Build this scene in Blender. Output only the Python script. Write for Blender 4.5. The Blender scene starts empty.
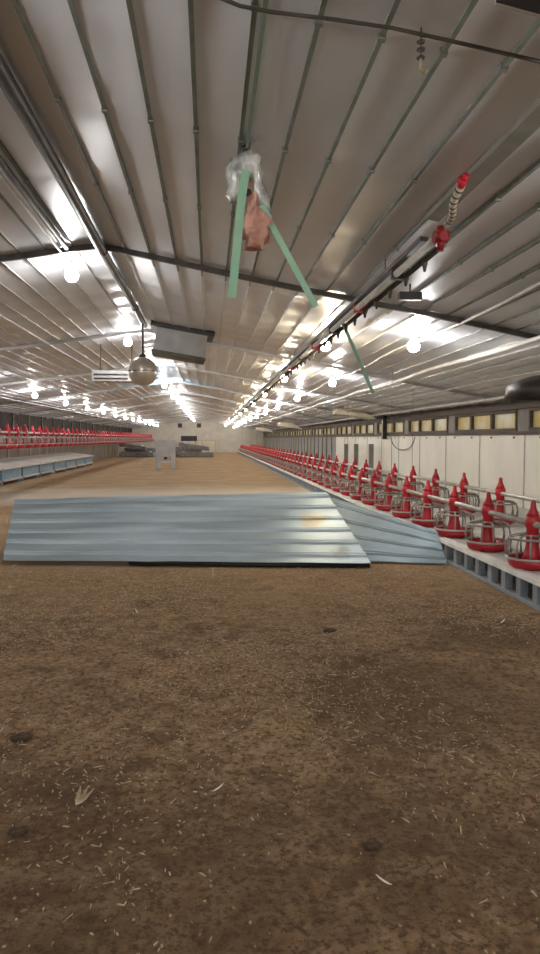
import bpy, bmesh, math, random
from mathutils import Vector, Matrix, noise as mnoise

random.seed(7)
scene = bpy.context.scene
COL = scene.collection
R = math.radians

# ------------------------------------------------------------------ camera
CAM_Z, YAW, PITCH, FPX = 1.35, R(5.05), R(3.2), 690.0
cd = bpy.data.cameras.new('camera')
cam = bpy.data.objects.new('camera', cd)
COL.objects.link(cam)
cam.location = (0, 0, CAM_Z)
cam.rotation_euler = (R(90) - PITCH, 0, -YAW)
cd.sensor_fit = 'AUTO'
cd.sensor_width = 36
cd.lens = FPX / 954 * 36
cd.clip_start = 0.05
cd.clip_end = 300
scene.camera = cam

# ------------------------------------------------------------------ world and exposure
w = bpy.data.worlds.new('world')
scene.world = w
w.use_nodes = True
bg = w.node_tree.nodes['Background']
bg.inputs[0].default_value = (1.0, 0.93, 0.78, 1)      # overcast daylight outside the shed
bg.inputs[1].default_value = 1.3
vs = scene.view_settings
vs.view_transform = 'Standard'
vs.look = 'None'
vs.exposure = 0.35
vs.gamma = 1.0
vs.use_curve_mapping = False
try:
    scene.cycles.max_bounces = 8
    scene.cycles.diffuse_bounces = 5
    scene.cycles.glossy_bounces = 4
    scene.cycles.sample_clamp_indirect = 12.0
except Exception:
    pass
BULB_COOL, BULB_WARM = 230.0, 190.0                     # emission of the lamps' own globes

# house dimensions
XR, XL, XM = 5.2, -7.2, -1.0
Y0, Y1 = -9.0, 66.0
ROOF0, SLOPE, SLOPE_L = 2.955, 0.1837, 0.140                            # ceiling height at x=0 and its slope
RIDGE = ROOF0 - SLOPE * XM
def roof(x):
    return RIDGE - (SLOPE * (x - XM) if x > XM else SLOPE_L * (XM - x))

def ray(px, py):
    cy, sy, cp, sp = math.cos(YAW), math.sin(YAW), math.cos(PITCH), math.sin(PITCH)
    f = Vector((sy * cp, cy * cp, -sp)); r = Vector((cy, -sy, 0)); u = Vector((sy * sp, cy * sp, cp))
    return f + r * ((px - 270) / FPX) + u * ((477 - py) / FPX)
def at_y(px, py, Y):
    d = ray(px, py); t = Y / d.y
    return Vector((d.x * t, Y, CAM_Z + d.z * t))
def at_z(px, py, z=0.0):
    d = ray(px, py); t = (z - CAM_Z) / d.z
    return Vector((d.x * t, d.y * t, z))

# ------------------------------------------------------------------ materials
def newmat(name):
    m = bpy.data.materials.new(name); m.use_nodes = True
    return m, m.node_tree, m.node_tree.nodes['Principled BSDF']

def mat(name, c1, c2=None, rough=0.6, metal=0.0, scale=6.0, stretch=(1, 1, 1), bump=0.0, bscale=None, detail=5.0, lo=0.35, hi=0.65, spec=None):
    m, nt, b = newmat(name)
    b.inputs['Roughness'].default_value = rough
    b.inputs['Metallic'].default_value = metal
    if spec is not None:
        b.inputs['Specular IOR Level'].default_value = spec
    c1 = (*c1, 1); c2 = (*(c2 or tuple(v * 0.8 for v in c1[:3])), 1)
    tc = nt.nodes.new('ShaderNodeTexCoord'); mp = nt.nodes.new('ShaderNodeMapping')
    mp.inputs['Scale'].default_value = stretch
    nt.links.new(tc.outputs['Object'], mp.inputs['Vector'])
    n = nt.nodes.new('ShaderNodeTexNoise'); n.inputs['Scale'].default_value = scale; n.inputs['Detail'].default_value = detail
    nt.links.new(mp.outputs[0], n.inputs['Vector'])
    r = nt.nodes.new('ShaderNodeValToRGB')
    r.color_ramp.elements[0].position = lo; r.color_ramp.elements[1].position = hi
    r.color_ramp.elements[0].color = c1; r.color_ramp.elements[1].color = c2
    nt.links.new(n.outputs['Fac'], r.inputs[0]); nt.links.new(r.outputs[0], b.inputs['Base Color'])
    if bump:
        n2 = nt.nodes.new('ShaderNodeTexNoise'); n2.inputs['Scale'].default_value = bscale or scale * 3; n2.inputs['Detail'].default_value = 4
        nt.links.new(mp.outputs[0], n2.inputs['Vector'])
        bp = nt.nodes.new('ShaderNodeBump'); bp.inputs['Strength'].default_value = bump; bp.inputs['Distance'].default_value = 0.02
        nt.links.new(n2.outputs['Fac'], bp.inputs['Height']); nt.links.new(bp.outputs[0], b.inputs['Normal'])
    return m

def glow(name, col, strength):
    m, nt, b = newmat(name)
    nt.nodes.remove(b)
    e = nt.nodes.new('ShaderNodeEmission'); e.inputs[0].default_value = (*col, 1); e.inputs[1].default_value = strength
    nt.links.new(e.outputs[0], nt.nodes['Material Output'].inputs[0])
    return m

M = {}
M['ceiling'] = mat('foil_ceiling', (.74, .765, .81), (.63, .655, .70), .33, .18, 1.3, (1, .35, 1), .06, 5)
M['seam'] = mat('seam_cord', (.15, .175, .15), (.22, .24, .21), .6, 0, 9)
M['joint'] = mat('joint_tape', (.50, .49, .48), (.40, .39, .38), .4, .2, 5)
M['dark_steel'] = mat('dark_steel', (.055, .05, .045), (.10, .09, .08), .5, .5, 8)
M['dark_wood'] = mat('dark_timber', (.07, .055, .04), (.13, .10, .075), .75, 0, 5, (1, .2, 3), .3)
M['cream'] = mat('cream_wall', (.82, .79, .69), (.75, .72, .63), .55, 0, 2.2, (1, 1, .6), .03)
M['left_wall'] = mat('dusty_wall', (.36, .32, .26), (.26, .23, .19), .7, 0, 2.0, (1, 1, .5), .05)
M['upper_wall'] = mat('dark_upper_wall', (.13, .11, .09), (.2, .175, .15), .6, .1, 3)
M['grey_wall'] = mat('grey_curtain_wall', (.22, .21, .19), (.30, .285, .26), .7, 0, 3, (1, 3, .3), .1)
M['end_wall'] = mat('end_wall_panel', (.60, .56, .48), (.5, .47, .4), .6, 0, 1.5)
M['door'] = mat('end_door_panel', (.66, .58, .44), (.6, .52, .4), .6, 0, 1.5)
M['galv'] = mat('galvanised_steel', (.45, .545, .60), (.31, .385, .43), .40, .4, 2.2, (.25, 1.5, 1.5), .05, 8)
M['galv_blue'] = mat('blue_grey_galvanised_steel', (.20, .26, .30), (.14, .185, .215), .5, .3, 2.5, (.4, 1.5, 1.5), .05, 8)
M['rust'] = mat('tan_stain', (.36, .27, .13), (.50, .42, .27), .7, .1, 9)
M['red'] = mat('red_plastic', (.52, .020, .032), (.42, .015, .024), .35, 0, 4)
M['deep_red'] = mat('deep_red_plastic', (.30, .015, .02), (.24, .01, .015), .35, 0, 4)
M['olive'] = mat('olive_strip', (.27, .265, .23), (.20, .20, .17), .6, 0, 6)
M['left_upper'] = mat('dark_brown_board', (.045, .036, .03), (.085, .07, .058), .8, 0, 3, spec=.1)
M['pink_red'] = mat('faded_red_plastic', (.72, .10, .10), (.62, .06, .065), .4, 0, 4)
M['rim'] = mat('pan_rim_grey', (.50, .47, .43), (.40, .37, .34), .5, 0, 8)
M['grill'] = mat('grill_grey', (.36, .35, .31), (.28, .27, .24), .5, .2, 8)
M['pipe'] = mat('galvanised_pipe', (.55, .54, .50), (.43, .42, .39), .4, .5, 6)
M['white_pipe'] = mat('white_pipe', (.68, .66, .62), (.56, .54, .5), .45, 0, 6)
M['slat'] = mat('grey_slat_plastic', (.36, .41, .46), (.28, .33, .37), .55, 0, 5)
M['slat_top'] = mat('pale_slat_plastic', (.76, .75, .71), (.62, .61, .57), .55, 0, 6)
M['slat_dark'] = mat('dark_slat_board', (.05, .06, .07), (.085, .10, .12), .6, 0, 5)
M['nest_front'] = mat('blue_grey_nest_panel', (.21, .30, .36), (.16, .24, .29), .6, 0, 4)
M['nest_top'] = mat('pale_nest_lid', (.84, .80, .74), (.74, .70, .64), .6, 0, 3)
M['bulb_cool'] = glow('bulb_cool', (1.0, .97, .945), BULB_COOL)
M['bulb_warm'] = glow('bulb_warm', (1.0, .84, .58), BULB_WARM)
M['bulb_blue'] = glow('bulb_blue', (.55, .80, 1.0), BULB_COOL)
M['socket'] = mat('lamp_socket', (.25, .25, .24), (.18, .18, .17), .5, 0, 8)
M['cord'] = mat('lamp_cord', (.05, .05, .05), None, .6)
M['strap'] = mat('green_strap', (.24, .45, .31), (.30, .52, .38), .55, 0, 10, (1, 1, .3))
M['dull_strap'] = mat('dull_green_strap', (.20, .30, .23), (.26, .36, .29), .6, 0, 10)
M['wrap'] = mat('crumpled_plastic', (.66, .68, .66), (.10, .11, .105), .25, .15, 13, (1, 1, .7), .6, 20, lo=.42, hi=.66)
M['rag'] = mat('pink_brown_rag', (.62, .36, .29), (.40, .19, .15), .85, 0, 14, (1, 1, .6), .6, 25)
M['beige_hose'] = mat('beige_hose', (.56, .50, .37), (.48, .42, .31), .5, 0, 8)
M['black'] = mat('black_plastic', (.016, .015, .015), (.03, .028, .028), .5, 0, 8)
M['box_grey'] = mat('grey_heater_box', (.36, .36, .36), (.28, .28, .28), .45, .3, 4)
M['globe'] = mat('brushed_metal_globe', (.62, .56, .50), (.50, .45, .40), .3, .6, 5)
M['canopy'] = mat('dark_brooder_canopy', (.045, .035, .03), (.075, .06, .05), .5, .2, 6)
M['hopper'] = mat('pale_grey_hopper', (.48, .49, .49), (.4, .41, .41), .5, .2, 3)
M['trough'] = mat('grey_trough', (.38, .40, .41), (.27, .285, .29), .45, .4, 5)
M['straw'] = mat('pale_straw', (.60, .48, .33), (.30, .21, .12), .8, 0, 25)
M['clump'] = mat('dark_litter_clump', (.055, .035, .02), (.10, .065, .04), .95, 0, 30, (1, 1, 1), .8, 60)
M['feather'] = mat('white_feather', (.82, .79, .72), (.7, .67, .6), .8, 0, 20)
M['flap'] = mat('cream_inlet_flap', (.74, .68, .55), (.66, .6, .48), .6, 0, 4)

# window pane: dusty, lets daylight through
m, nt, b = newmat('dusty_yellow_pane')
mx = nt.nodes.new('ShaderNodeMixShader'); tr = nt.nodes.new('ShaderNodeBsdfTranslucent')
tc = nt.nodes.new('ShaderNodeTexCoord'); n = nt.nodes.new('ShaderNodeTexNoise'); n.inputs['Scale'].default_value = 1.6; n.inputs['Detail'].default_value = 3
r = nt.nodes.new('ShaderNodeValToRGB')
r.color_ramp.elements[0].position = .40; r.color_ramp.elements[1].position = .62
r.color_ramp.elements[0].color = (.55, .43, .10, 1); r.color_ramp.elements[1].color = (.62, .60, .50, 1)
nt.links.new(tc.outputs['Object'], n.inputs['Vector']); nt.links.new(n.outputs['Fac'], r.inputs[0])
nt.links.new(r.outputs[0], tr.inputs[0]); nt.links.new(r.outputs[0], b.inputs['Base Color'])
b.inputs['Roughness'].default_value = .35
mx.inputs[0].default_value = .5
nt.links.new(tr.outputs[0], mx.inputs[1]); nt.links.new(b.outputs[0], mx.inputs[2])
nt.links.new(mx.outputs[0], nt.nodes['Material Output'].inputs[0])
M['pane'] = m

# litter floor
def litter():
    m, nt, b = newmat('litter_floor')
    L = nt.links.new
    def N(t): return nt.nodes.new(t)
    tc = N('ShaderNodeTexCoord')
    def noise(scale, detail, rough=.6):
        n = N('ShaderNodeTexNoise'); n.inputs['Scale'].default_value = scale; n.inputs['Detail'].default_value = detail; n.inputs['Roughness'].default_value = rough
        L(tc.outputs['Object'], n.inputs['Vector']); return n
    def ramp(src, stops):
        r = N('ShaderNodeValToRGB')
        e = r.color_ramp.elements
        e[0].position, e[0].color = stops[0]; e[1].position, e[1].color = stops[1]
        for p, c in stops[2:]:
            k = e.new(p); k.color = c
        L(src, r.inputs[0]); return r
    def mix(fac, a, bb, mode='MIX'):
        x = N('ShaderNodeMix'); x.data_type = 'RGBA'; x.blend_type = mode
        if isinstance(fac, float): x.inputs['Factor'].default_value = fac
        else: L(fac, x.inputs['Factor'])
        for s, v in ((6, a), (7, bb)):
            if isinstance(v, tuple): x.inputs[s].default_value = v
            else: L(v, x.inputs[s])
        return x.outputs[2]
    def mapr(src, a, b_):
        q = N('ShaderNodeMapRange'); q.inputs[1].default_value = a; q.inputs[2].default_value = b_; L(src, q.inputs[0]); return q.outputs[0]
    big = noise(.9, 6)
    base = ramp(big.outputs['Fac'], [(.33, (.175, .104, .053, 1)), (.68, (.375, .238, .130, 1))]).outputs[0]
    mid = noise(9, 8, .7)
    base = mix(ramp(mid.outputs['Fac'], [(.42, (0, 0, 0, 1)), (.62, (.8, .8, .8, 1))]).outputs[0], base, (.42, .29, .175, 1))
    fine = noise(38, 8, .75)
    base = mix(ramp(fine.outputs['Fac'], [(.47, (0, 0, 0, 1)), (.60, (.9, .9, .9, 1))]).outputs[0], base, (.085, .050, .027, 1))
    dark = noise(4.3, 7, .65)
    base = mix(ramp(dark.outputs['Fac'], [(.52, (0, 0, 0, 1)), (.68, (.75, .75, .75, 1))]).outputs[0], base, (.085, .052, .028, 1))
    # ragged patches painted darker to stand in for dimmer light in the foreground
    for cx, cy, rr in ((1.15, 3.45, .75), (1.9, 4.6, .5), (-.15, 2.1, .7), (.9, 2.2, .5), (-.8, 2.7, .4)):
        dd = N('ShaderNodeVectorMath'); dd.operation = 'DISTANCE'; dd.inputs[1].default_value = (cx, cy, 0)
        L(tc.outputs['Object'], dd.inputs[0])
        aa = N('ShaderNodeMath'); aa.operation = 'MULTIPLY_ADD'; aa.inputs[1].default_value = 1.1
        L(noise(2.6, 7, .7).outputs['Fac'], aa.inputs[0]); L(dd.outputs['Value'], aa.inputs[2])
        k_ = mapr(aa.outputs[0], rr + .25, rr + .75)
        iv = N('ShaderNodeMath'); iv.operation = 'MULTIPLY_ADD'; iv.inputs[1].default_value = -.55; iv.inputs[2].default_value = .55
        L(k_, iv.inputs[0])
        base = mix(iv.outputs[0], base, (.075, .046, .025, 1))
    # paler, more orange litter colour blended in beyond the sheets
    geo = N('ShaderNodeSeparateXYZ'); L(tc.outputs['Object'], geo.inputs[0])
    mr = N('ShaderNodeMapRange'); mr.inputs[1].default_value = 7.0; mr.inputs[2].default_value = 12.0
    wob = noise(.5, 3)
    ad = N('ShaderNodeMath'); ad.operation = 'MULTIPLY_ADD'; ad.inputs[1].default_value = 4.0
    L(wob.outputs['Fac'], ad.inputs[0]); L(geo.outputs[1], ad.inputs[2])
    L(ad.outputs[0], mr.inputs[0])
    far_tan = ramp(noise(1.1, 5).outputs['Fac'], [(.35, (.31, .20, .105, 1)), (.65, (.41, .285, .165, 1))]).outputs[0]
    base = mix(mr.outputs[0], base, far_tan)
    # paler colour band across the floor behind the sheets
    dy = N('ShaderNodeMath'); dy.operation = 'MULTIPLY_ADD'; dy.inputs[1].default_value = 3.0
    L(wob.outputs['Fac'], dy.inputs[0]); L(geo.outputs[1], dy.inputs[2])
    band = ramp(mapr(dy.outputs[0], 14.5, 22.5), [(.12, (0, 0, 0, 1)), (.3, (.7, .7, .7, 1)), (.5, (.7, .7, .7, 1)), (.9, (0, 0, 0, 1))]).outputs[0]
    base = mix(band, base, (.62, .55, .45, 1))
    # pale straw chips
    v = N('ShaderNodeTexVoronoi'); v.inputs['Scale'].default_value = 34; v.inputs['Randomness'].default_value = 1
    mp = N('ShaderNodeMapping'); mp.inputs['Scale'].default_value = (1, .55, 1); mp.inputs['Rotation'].default_value = (0, 0, .6)
    L(tc.outputs['Object'], mp.inputs[0]); L(mp.outputs[0], v.inputs['Vector'])
    fl = ramp(v.outputs['Distance'], [(.10, (1, 1, 1, 1)), (.20, (0, 0, 0, 1))]).outputs[0]
    gate = ramp(noise(17, 3).outputs['Fac'], [(.54, (0, 0, 0, 1)), (.60, (.8, .8, .8, 1))]).outputs[0]
    base = mix(mix(1.0, fl, gate, 'MULTIPLY'), base, (.50, .39, .24, 1))
    L(base, b.inputs['Base Color'])
    b.inputs['Roughness'].default_value = .95
    b.inputs['Specular IOR Level'].default_value = .15
    bp = N('ShaderNodeBump'); bp.inputs['Strength'].default_value = .9; bp.inputs['Distance'].default_value = .03
    L(noise(16, 9, .7).outputs['Fac'], bp.inputs['Height']); L(bp.outputs[0], b.inputs['Normal'])
    return m
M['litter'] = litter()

# ------------------------------------------------------------------ mesh helpers
def box(bm, x0, x1, y0, y1, z0, z1, mi=0):
    vs_ = [bm.verts.new(p) for p in ((x0, y0, z0), (x1, y0, z0), (x1, y1, z0), (x0, y1, z0), (x0, y0, z1), (x1, y0, z1), (x1, y1, z1), (x0, y1, z1))]
    for f in ((0, 3, 2, 1), (4, 5, 6, 7), (0, 1, 5, 4), (1, 2, 6, 5), (2, 3, 7, 6), (3, 0, 4, 7)):
        fc = bm.faces.new([vs_[i] for i in f]); fc.material_index = mi
def hexa(bm, pts, mi=0):            # 8 corners: bottom ring then top ring
    vs_ = [bm.verts.new(p) for p in pts]
    for f in ((0, 3, 2, 1), (4, 5, 6, 7), (0, 1, 5, 4), (1, 2, 6, 5), (2, 3, 7, 6), (3, 0, 4, 7)):
        fc = bm.faces.new([vs_[i] for i in f]); fc.material_index = mi
def tube(bm, pts, r, seg=10, mi=0, flat=None):
    pts = [Vector(p) for p in pts]
    rs = r if isinstance(r, (list, tuple)) else [r] * len(pts)
    rings = []
    prev = None
    for i, p in enumerate(pts):
        t = (pts[min(i + 1, len(pts) - 1)] - pts[max(i - 1, 0)]).normalized()
        if prev is None:
            a = Vector((0, 0, 1)) if abs(t.z) < .9 else Vector((1, 0, 0))
            u = t.cross(a).normalized()
        else:
            u = (prev - t * prev.dot(t)).normalized()
        prev = u
        v = t.cross(u)
        sx, sv = (1, 1) if flat is None else flat
        rings.append([bm.verts.new(p + (u * math.cos(k * 2 * math.pi / seg) * sx + v * math.sin(k * 2 * math.pi / seg) * sv) * rs[i]) for k in range(seg)])
    for a, c in zip(rings, rings[1:]):
        for k in range(seg):
            f = bm.faces.new((a[k], a[(k + 1) % seg], c[(k + 1) % seg], c[k])); f.smooth = True; f.material_index = mi
    f = bm.faces.new(rings[0][::-1]); f.material_index = mi
    f = bm.faces.new(rings[-1]); f.material_index = mi
def lathe(bm, prof, seg=24, c=(0, 0, 0), mi=0, smooth=True):
    rings = []
    for r_, z in prof:
        if r_ < 1e-5:
            rings.append([bm.verts.new((c[0], c[1], c[2] + z))])
        else:
            rings.append([bm.verts.new((c[0] + r_ * math.cos(k * 2 * math.pi / seg), c[1] + r_ * math.sin(k * 2 * math.pi / seg), c[2] + z)) for k in range(seg)])
    for a, d in zip(rings, rings[1:]):
        for k in range(seg):
            k2 = (k + 1) % seg
            if len(a) == 1 and len(d) == 1: continue
            if len(a) == 1: f = bm.faces.new((a[0], d[k2], d[k]))
            elif len(d) == 1: f = bm.faces.new((a[k], a[k2], d[0]))
            else: f = bm.faces.new((a[k], a[k2], d[k2], d[k]))
            f.smooth = smooth; f.material_index = mi
def ring(bm, R_, r_, z, seg=24, sub=6, c=(0, 0)):
    vv = []
    for k in range(seg):
        a = k * 2 * math.pi / seg
        vv.append([bm.verts.new((c[0] + (R_ + r_ * math.cos(j * 2 * math.pi / sub)) * math.cos(a), c[1] + (R_ + r_ * math.cos(j * 2 * math.pi / sub)) * math.sin(a), z + r_ * math.sin(j * 2 * math.pi / sub))) for j in range(sub)])
    for k in range(seg):
        for j in range(sub):
            f = bm.faces.new((vv[k][j], vv[(k + 1) % seg][j], vv[(k + 1) % seg][(j + 1) % sub], vv[k][(j + 1) % sub])); f.smooth = True
def obj(name, bm, mats, parent=None, loc=None):
    me = bpy.data.meshes.new(name)
    bmesh.ops.recalc_face_normals(bm, faces=bm.faces)
    bm.to_mesh(me); bm.free()
    for mm in (mats if isinstance(mats, (list, tuple)) else [mats]):
        me.materials.append(M[mm])
    o = bpy.data.objects.new(name, me)
    COL.objects.link(o)
    if parent: o.parent = parent
    if loc is not None: o.location = loc
    return o
def B(): return bmesh.new()
def tag(o, label, cat, group=None, kind=None):
    o['label'] = label; o['category'] = cat
    if group: o['group'] = group
    if kind: o['kind'] = kind
    return o
def thing(name, label, cat, loc=(0, 0, 0), rz=0, group=None):
    o = bpy.data.objects.new(name, None); COL.objects.link(o)
    o.location = loc; o.rotation_euler = (0, 0, rz); o.empty_display_size = .1
    return tag(o, label, cat, group)
def struct(name, bm, mats, parent=None, label=None, cat=None):
    o = obj(name, bm, mats, parent)
    if parent is None:
        o['kind'] = 'structure'; o['label'] = label or name.replace('_', ' '); o['category'] = cat or name.split('_')[0]
    return o
def dup(root, loc, label=None, group=None, rz=None):
    r_ = root.copy(); COL.objects.link(r_); r_.location = loc
    if rz is not None: r_.rotation_euler = (0, 0, rz)
    if label: r_['label'] = label
    if group: r_['group'] = group
    for ch in list(root.children):
        c = ch.copy(); COL.objects.link(c); c.parent = r_
        for g in ch.children:
            d = g.copy(); COL.objects.link(d); d.parent = c
    return r_
ORD = ['first', 'second', 'third', 'fourth', 'fifth', 'sixth', 'seventh', 'eighth', 'ninth', 'tenth', 'eleventh', 'twelfth', 'thirteenth', 'fourteenth', 'fifteenth']

# ================================================================== STRUCTURE
# floor
def axis(segs):
    out = []
    for a, b_, st in segs:
        nn = max(1, round((b_ - a) / st))
        out += [a + (b_ - a) * i / nn for i in range(nn)]
    return out + [segs[-1][1]]
bm = B()
xs = axis([(XL - .1, -3, .4), (-3, 3.4, .06), (3.4, XR + .1, .3)])
ys = axis([(Y0 - .1, 1.2, .6), (1.2, 9.5, .06), (9.5, 20, .35), (20, Y1 + .1, 1.0)])
def hgt(x, y):
    h = .022 * mnoise.noise((x * 1.3, y * 1.3, 0)) + .012 * mnoise.noise((x * 4.1, y * 4.1, 3)) + .008 * mnoise.noise((x * 11, y * 11, 5))
    fade = 1.0 if y < 6.6 else .35
    if x > 2.4 or x < -5.2: fade *= .2
    return h * fade - .012
grid = [[bm.verts.new((x, y, hgt(x, y))) for x in xs] for y in ys]
for j in range(len(ys) - 1):
    for i in range(len(xs) - 1):
        f = bm.faces.new((grid[j][i], grid[j][i + 1], grid[j + 1][i + 1], grid[j + 1][i])); f.smooth = True
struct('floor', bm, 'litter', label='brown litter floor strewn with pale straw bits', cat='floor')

# ceiling: two gently sagging foil slopes with seam cords and cross joints
bm = B()
PITCHX = .235
SEAMS = [XM + PITCHX * k for k in range(1, int((XR - XM) / PITCHX) + 1)]
SEAMS += [2 * XM - s for s in SEAMS]
JOINTS = [1.35, 2.6, 3.74, 4.94] + [6.05 + 1.15 * k for k in range(1, 52)]
def ceil_z(x, y):
    u = abs(x - XM) / PITCHX
    ph = u - math.floor(u)
    z = roof(x)
    z += .010 * abs(math.sin(math.pi * ph)) * (0.6 + .8 * mnoise.noise((math.floor(u) * 3.1 + (5 if x > XM else 0), y * .8, 2)))
    z += .014 * mnoise.noise((x * .9, y * .55, 7)) + .005 * mnoise.noise((x * 3, y * 2.2, 9))
    jd = min(abs(y - j) for j in JOINTS)
    z += (.003 if y < 6 else .008) * math.exp(-(jd / .06) ** 2)
    rip = min(1, max(0, (y - 5.5) / 3)) * (1.0 if x < XM else .6)
    z += rip * .007 * math.sin(y * 9.5 + 2.5 * mnoise.noise((x * 1.2, y * .4, 30)))
    return z + .01
cx_ = axis([(XL - .05, XM, PITCHX / 5), (XM, XR + .05, PITCHX / 5)])
cy_ = axis([(Y0 - .05, 1, .8), (1, 14, .08), (14, 30, .13), (30, Y1 + .05, .35)])
grid = [[bm.verts.new((x, y, ceil_z(x, y))) for x in cx_] for y in cy_]
for j in range(len(cy_) - 1):
    for i in range(len(cx_) - 1):
        f = bm.faces.new((grid[j][i], grid[j][i + 1], grid[j + 1][i + 1], grid[j + 1][i])); f.smooth = True
for s in SEAMS:                                   # seam cords
    wd = .010
    for a, b_ in zip(list(range(-9, 14, 1)) + list(range(14, 66, 4)), list(range(-8, 15, 1)) + list(range(18, 70, 4))):
        b_ = min(b_, Y1)
        far = a >= 7
        wd, mi = (.006, 2) if far else (.010, 1)
        z0 = z1 = roof(s) + (.003 if far else 0)
        hexa(bm, [(s - wd, a, z0 - .006), (s + wd, a, z0 - .006), (s + wd, b_, z1 - .006), (s - wd, b_, z1 - .006),
                  (s - wd, a, z0 + .03), (s + wd, a, z0 + .03), (s + wd, b_, z1 + .03), (s - wd, b_, z1 + .03)], mi)
for j in JOINTS:                                  # thin cross joints with a clip on each seam
    for sd in ():
        x0, x1 = XM, (XR if sd > 0 else XL)
        za, zb = roof(x0) + .004, roof(x1) + .004
        hexa(bm, [(x0, j - .006, za), (x1, j - .006, zb), (x1, j + .006, zb), (x0, j + .006, za),
                  (x0, j - .006, za + .04), (x1, j - .006, zb + .04), (x1, j + .006, zb + .04), (x0, j + .006, za + .04)], 2)
    if j < 6.3:
        for s in SEAMS:
            box(bm, s - .015, s + .015, j - .013, j + .013, roof(s) - .014, roof(s) + .03, 1)
struct('ceiling', bm, ['ceiling', 'seam', 'joint'], label='low pitched grey foil ceiling with long dark seams', cat='ceiling')
# roof closing sheet above
bm = B()
for sd in (1, -1):
    x1 = XR + .3 if sd > 0 else XL - .3
    hexa(bm, [(XM, Y0 - .3, RIDGE + .10), (x1, Y0 - .3, roof(x1) + .10), (x1, Y1 + .3, roof(x1) + .10), (XM, Y1 + .3, RIDGE + .10),
              (XM, Y0 - .3, RIDGE + .14), (x1, Y0 - .3, roof(x1) + .14), (x1, Y1 + .3, roof(x1) + .14), (XM, Y1 + .3, RIDGE + .14)])
struct('roof', bm, 'dark_steel', label='outer roof sheet above the foil ceiling', cat='roof')

# cross bars under the ceiling
tn = 0
for k, y in enumerate([6.6, 11.6, 16.6, 21.6, 26.6, 31.6, 36.6, 41.6, 46.6, 51.6, 56.6, 61.6]):
    bm = B()
    wv = .02
    for sd in (1, -1):
        x1 = XR if sd > 0 else XL
        n_ = 20
        for i in range(n_):
            xa, xb = XM + (x1 - XM) * i / n_, XM + (x1 - XM) * (i + 1) / n_
            ya, yb = y + .03 * math.sin(xa * 2.1 + k), y + .03 * math.sin(xb * 2.1 + k)
            za, zb = roof(xa) - .045, roof(xb) - .045
            hexa(bm, [(xa, ya - wv, za), (xb, yb - wv, zb), (xb, yb + wv, zb), (xa, ya + wv, za),
                      (xa, ya - wv, za + .05), (xb, yb - wv, zb + .05), (xb, yb + wv, zb + .05), (xa, ya + wv, za + .05)])
    tn += 1
    struct('trim_%d' % tn, bm, 'dark_steel' if k == 0 else 'joint', label='%s cross bar under the ceiling, counted from the front' % ORD[k], cat='trim')

# side walls
WT = 1.425
bm = B()
box(bm, XR, XR + .15, Y0, 28, -.05, WT, 0)
for y in [11.0 + 1.9 * k for k in range(-10, 9)]:
    box(bm, XR - .012, XR + .01, y - .015, y + .015, 0, WT, 1)
    for dy in (-.55, .4):
        box(bm, XR - .02, XR + .01, y + dy - .018, y + dy + .018, WT - .075, WT - .045, 2)
box(bm, XR, XR + .15, 28, Y1, -.05, WT, 3)
for y in [29 + 1.2 * k for k in range(30)]:
    box(bm, XR - .03, XR + .01, y - .04, y + .04, 0, WT, 4)
WZ0, WZ1 = 1.475, 1.84
wins = []
y = 4.5
while y < 63:
    wins.append((y, y + 2.95)); y += 3.4
edges = [Y0] + [v for w_ in wins for v in w_] + [Y1]
for a, b_ in zip(edges[0::2], edges[1::2]):
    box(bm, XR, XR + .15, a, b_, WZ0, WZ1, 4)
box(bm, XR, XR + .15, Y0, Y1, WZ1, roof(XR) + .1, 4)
box(bm, XR, XR + .15, Y0, Y1, WT, WZ0, 4)
struct('wall_right', bm, ['cream', 'rim', 'black', 'grey_wall', 'upper_wall'], label='right side wall of cream panels with a dark window band above', cat='wall')
bm = B(); box(bm, XR - .05, XR + .02, Y0, Y1, WT - .01, WZ0 - .005)
struct('trim_20', bm, 'dark_wood', label='dark sill rail along the top of the cream wall', cat='trim')
bm = B(); box(bm, XR - .06, XR + .02, Y0, Y1, WZ1 + .005, WZ1 + .075)
struct('trim_21', bm, 'dark_wood', label='dark head rail above the right window band', cat='trim')
for k, (a, b_) in enumerate(wins):
    root = bpy.data.objects.new('window_%d' % (k + 1), None); COL.objects.link(root)
    root['kind'] = 'structure'; root['category'] = 'window'; root.location = (XR, a, WZ0)
    root['label'] = '%s low yellowish window from the front in the right wall band' % (ORD[k] if k < len(ORD) else 'far one')
    L_ = b_ - a; H = WZ1 - WZ0
    bm = B(); t = .05
    box(bm, -.02, .1, 0, L_, 0, t); box(bm, -.02, .1, 0, L_, H - t, H); box(bm, -.02, .1, 0, t, t, H - t); box(bm, -.02, .1, L_ - t, L_, t, H - t)
    obj('frame', bm, 'dark_wood', root)
    for fr in (.36, .70):
        bm = B(); box(bm, -.015, .09, L_ * fr - .045, L_ * fr + .045, t, H - t); obj('mullion', bm, 'dark_wood', root)
    bm = B(); box(bm, .04, .055, t, L_ - t, t, H - t); obj('pane', bm, 'pane', root)

bm = B()
box(bm, XL - .15, XL, Y0, Y1, -.05, WT, 0)
for y in [Y0 + 1.5 * k for k in range(50)]:
    box(bm, XL - .01, XL + .04, y - .06, y + .06, 0, WT, 2)
box(bm, XL - .15, XL, Y0, Y1, WT, roof(XL) + .1, 1)
for y in [Y0 + 2.2 * k for k in range(34)]:
    box(bm, XL - .01, XL + .05, y - .08, y + .08, WT, roof(XL), 3)
struct('wall_left', bm, ['left_wall', 'left_upper', 'rim', 'dark_wood'], label='left side wall, beige below and dark above', cat='wall')
bm = B(); box(bm, XL - .02, XL + .06, Y0, Y1, WT - .03, WT + .03)
struct('trim_22', bm, 'dark_wood', label='dark rail along the left wall', cat='trim')

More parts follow.
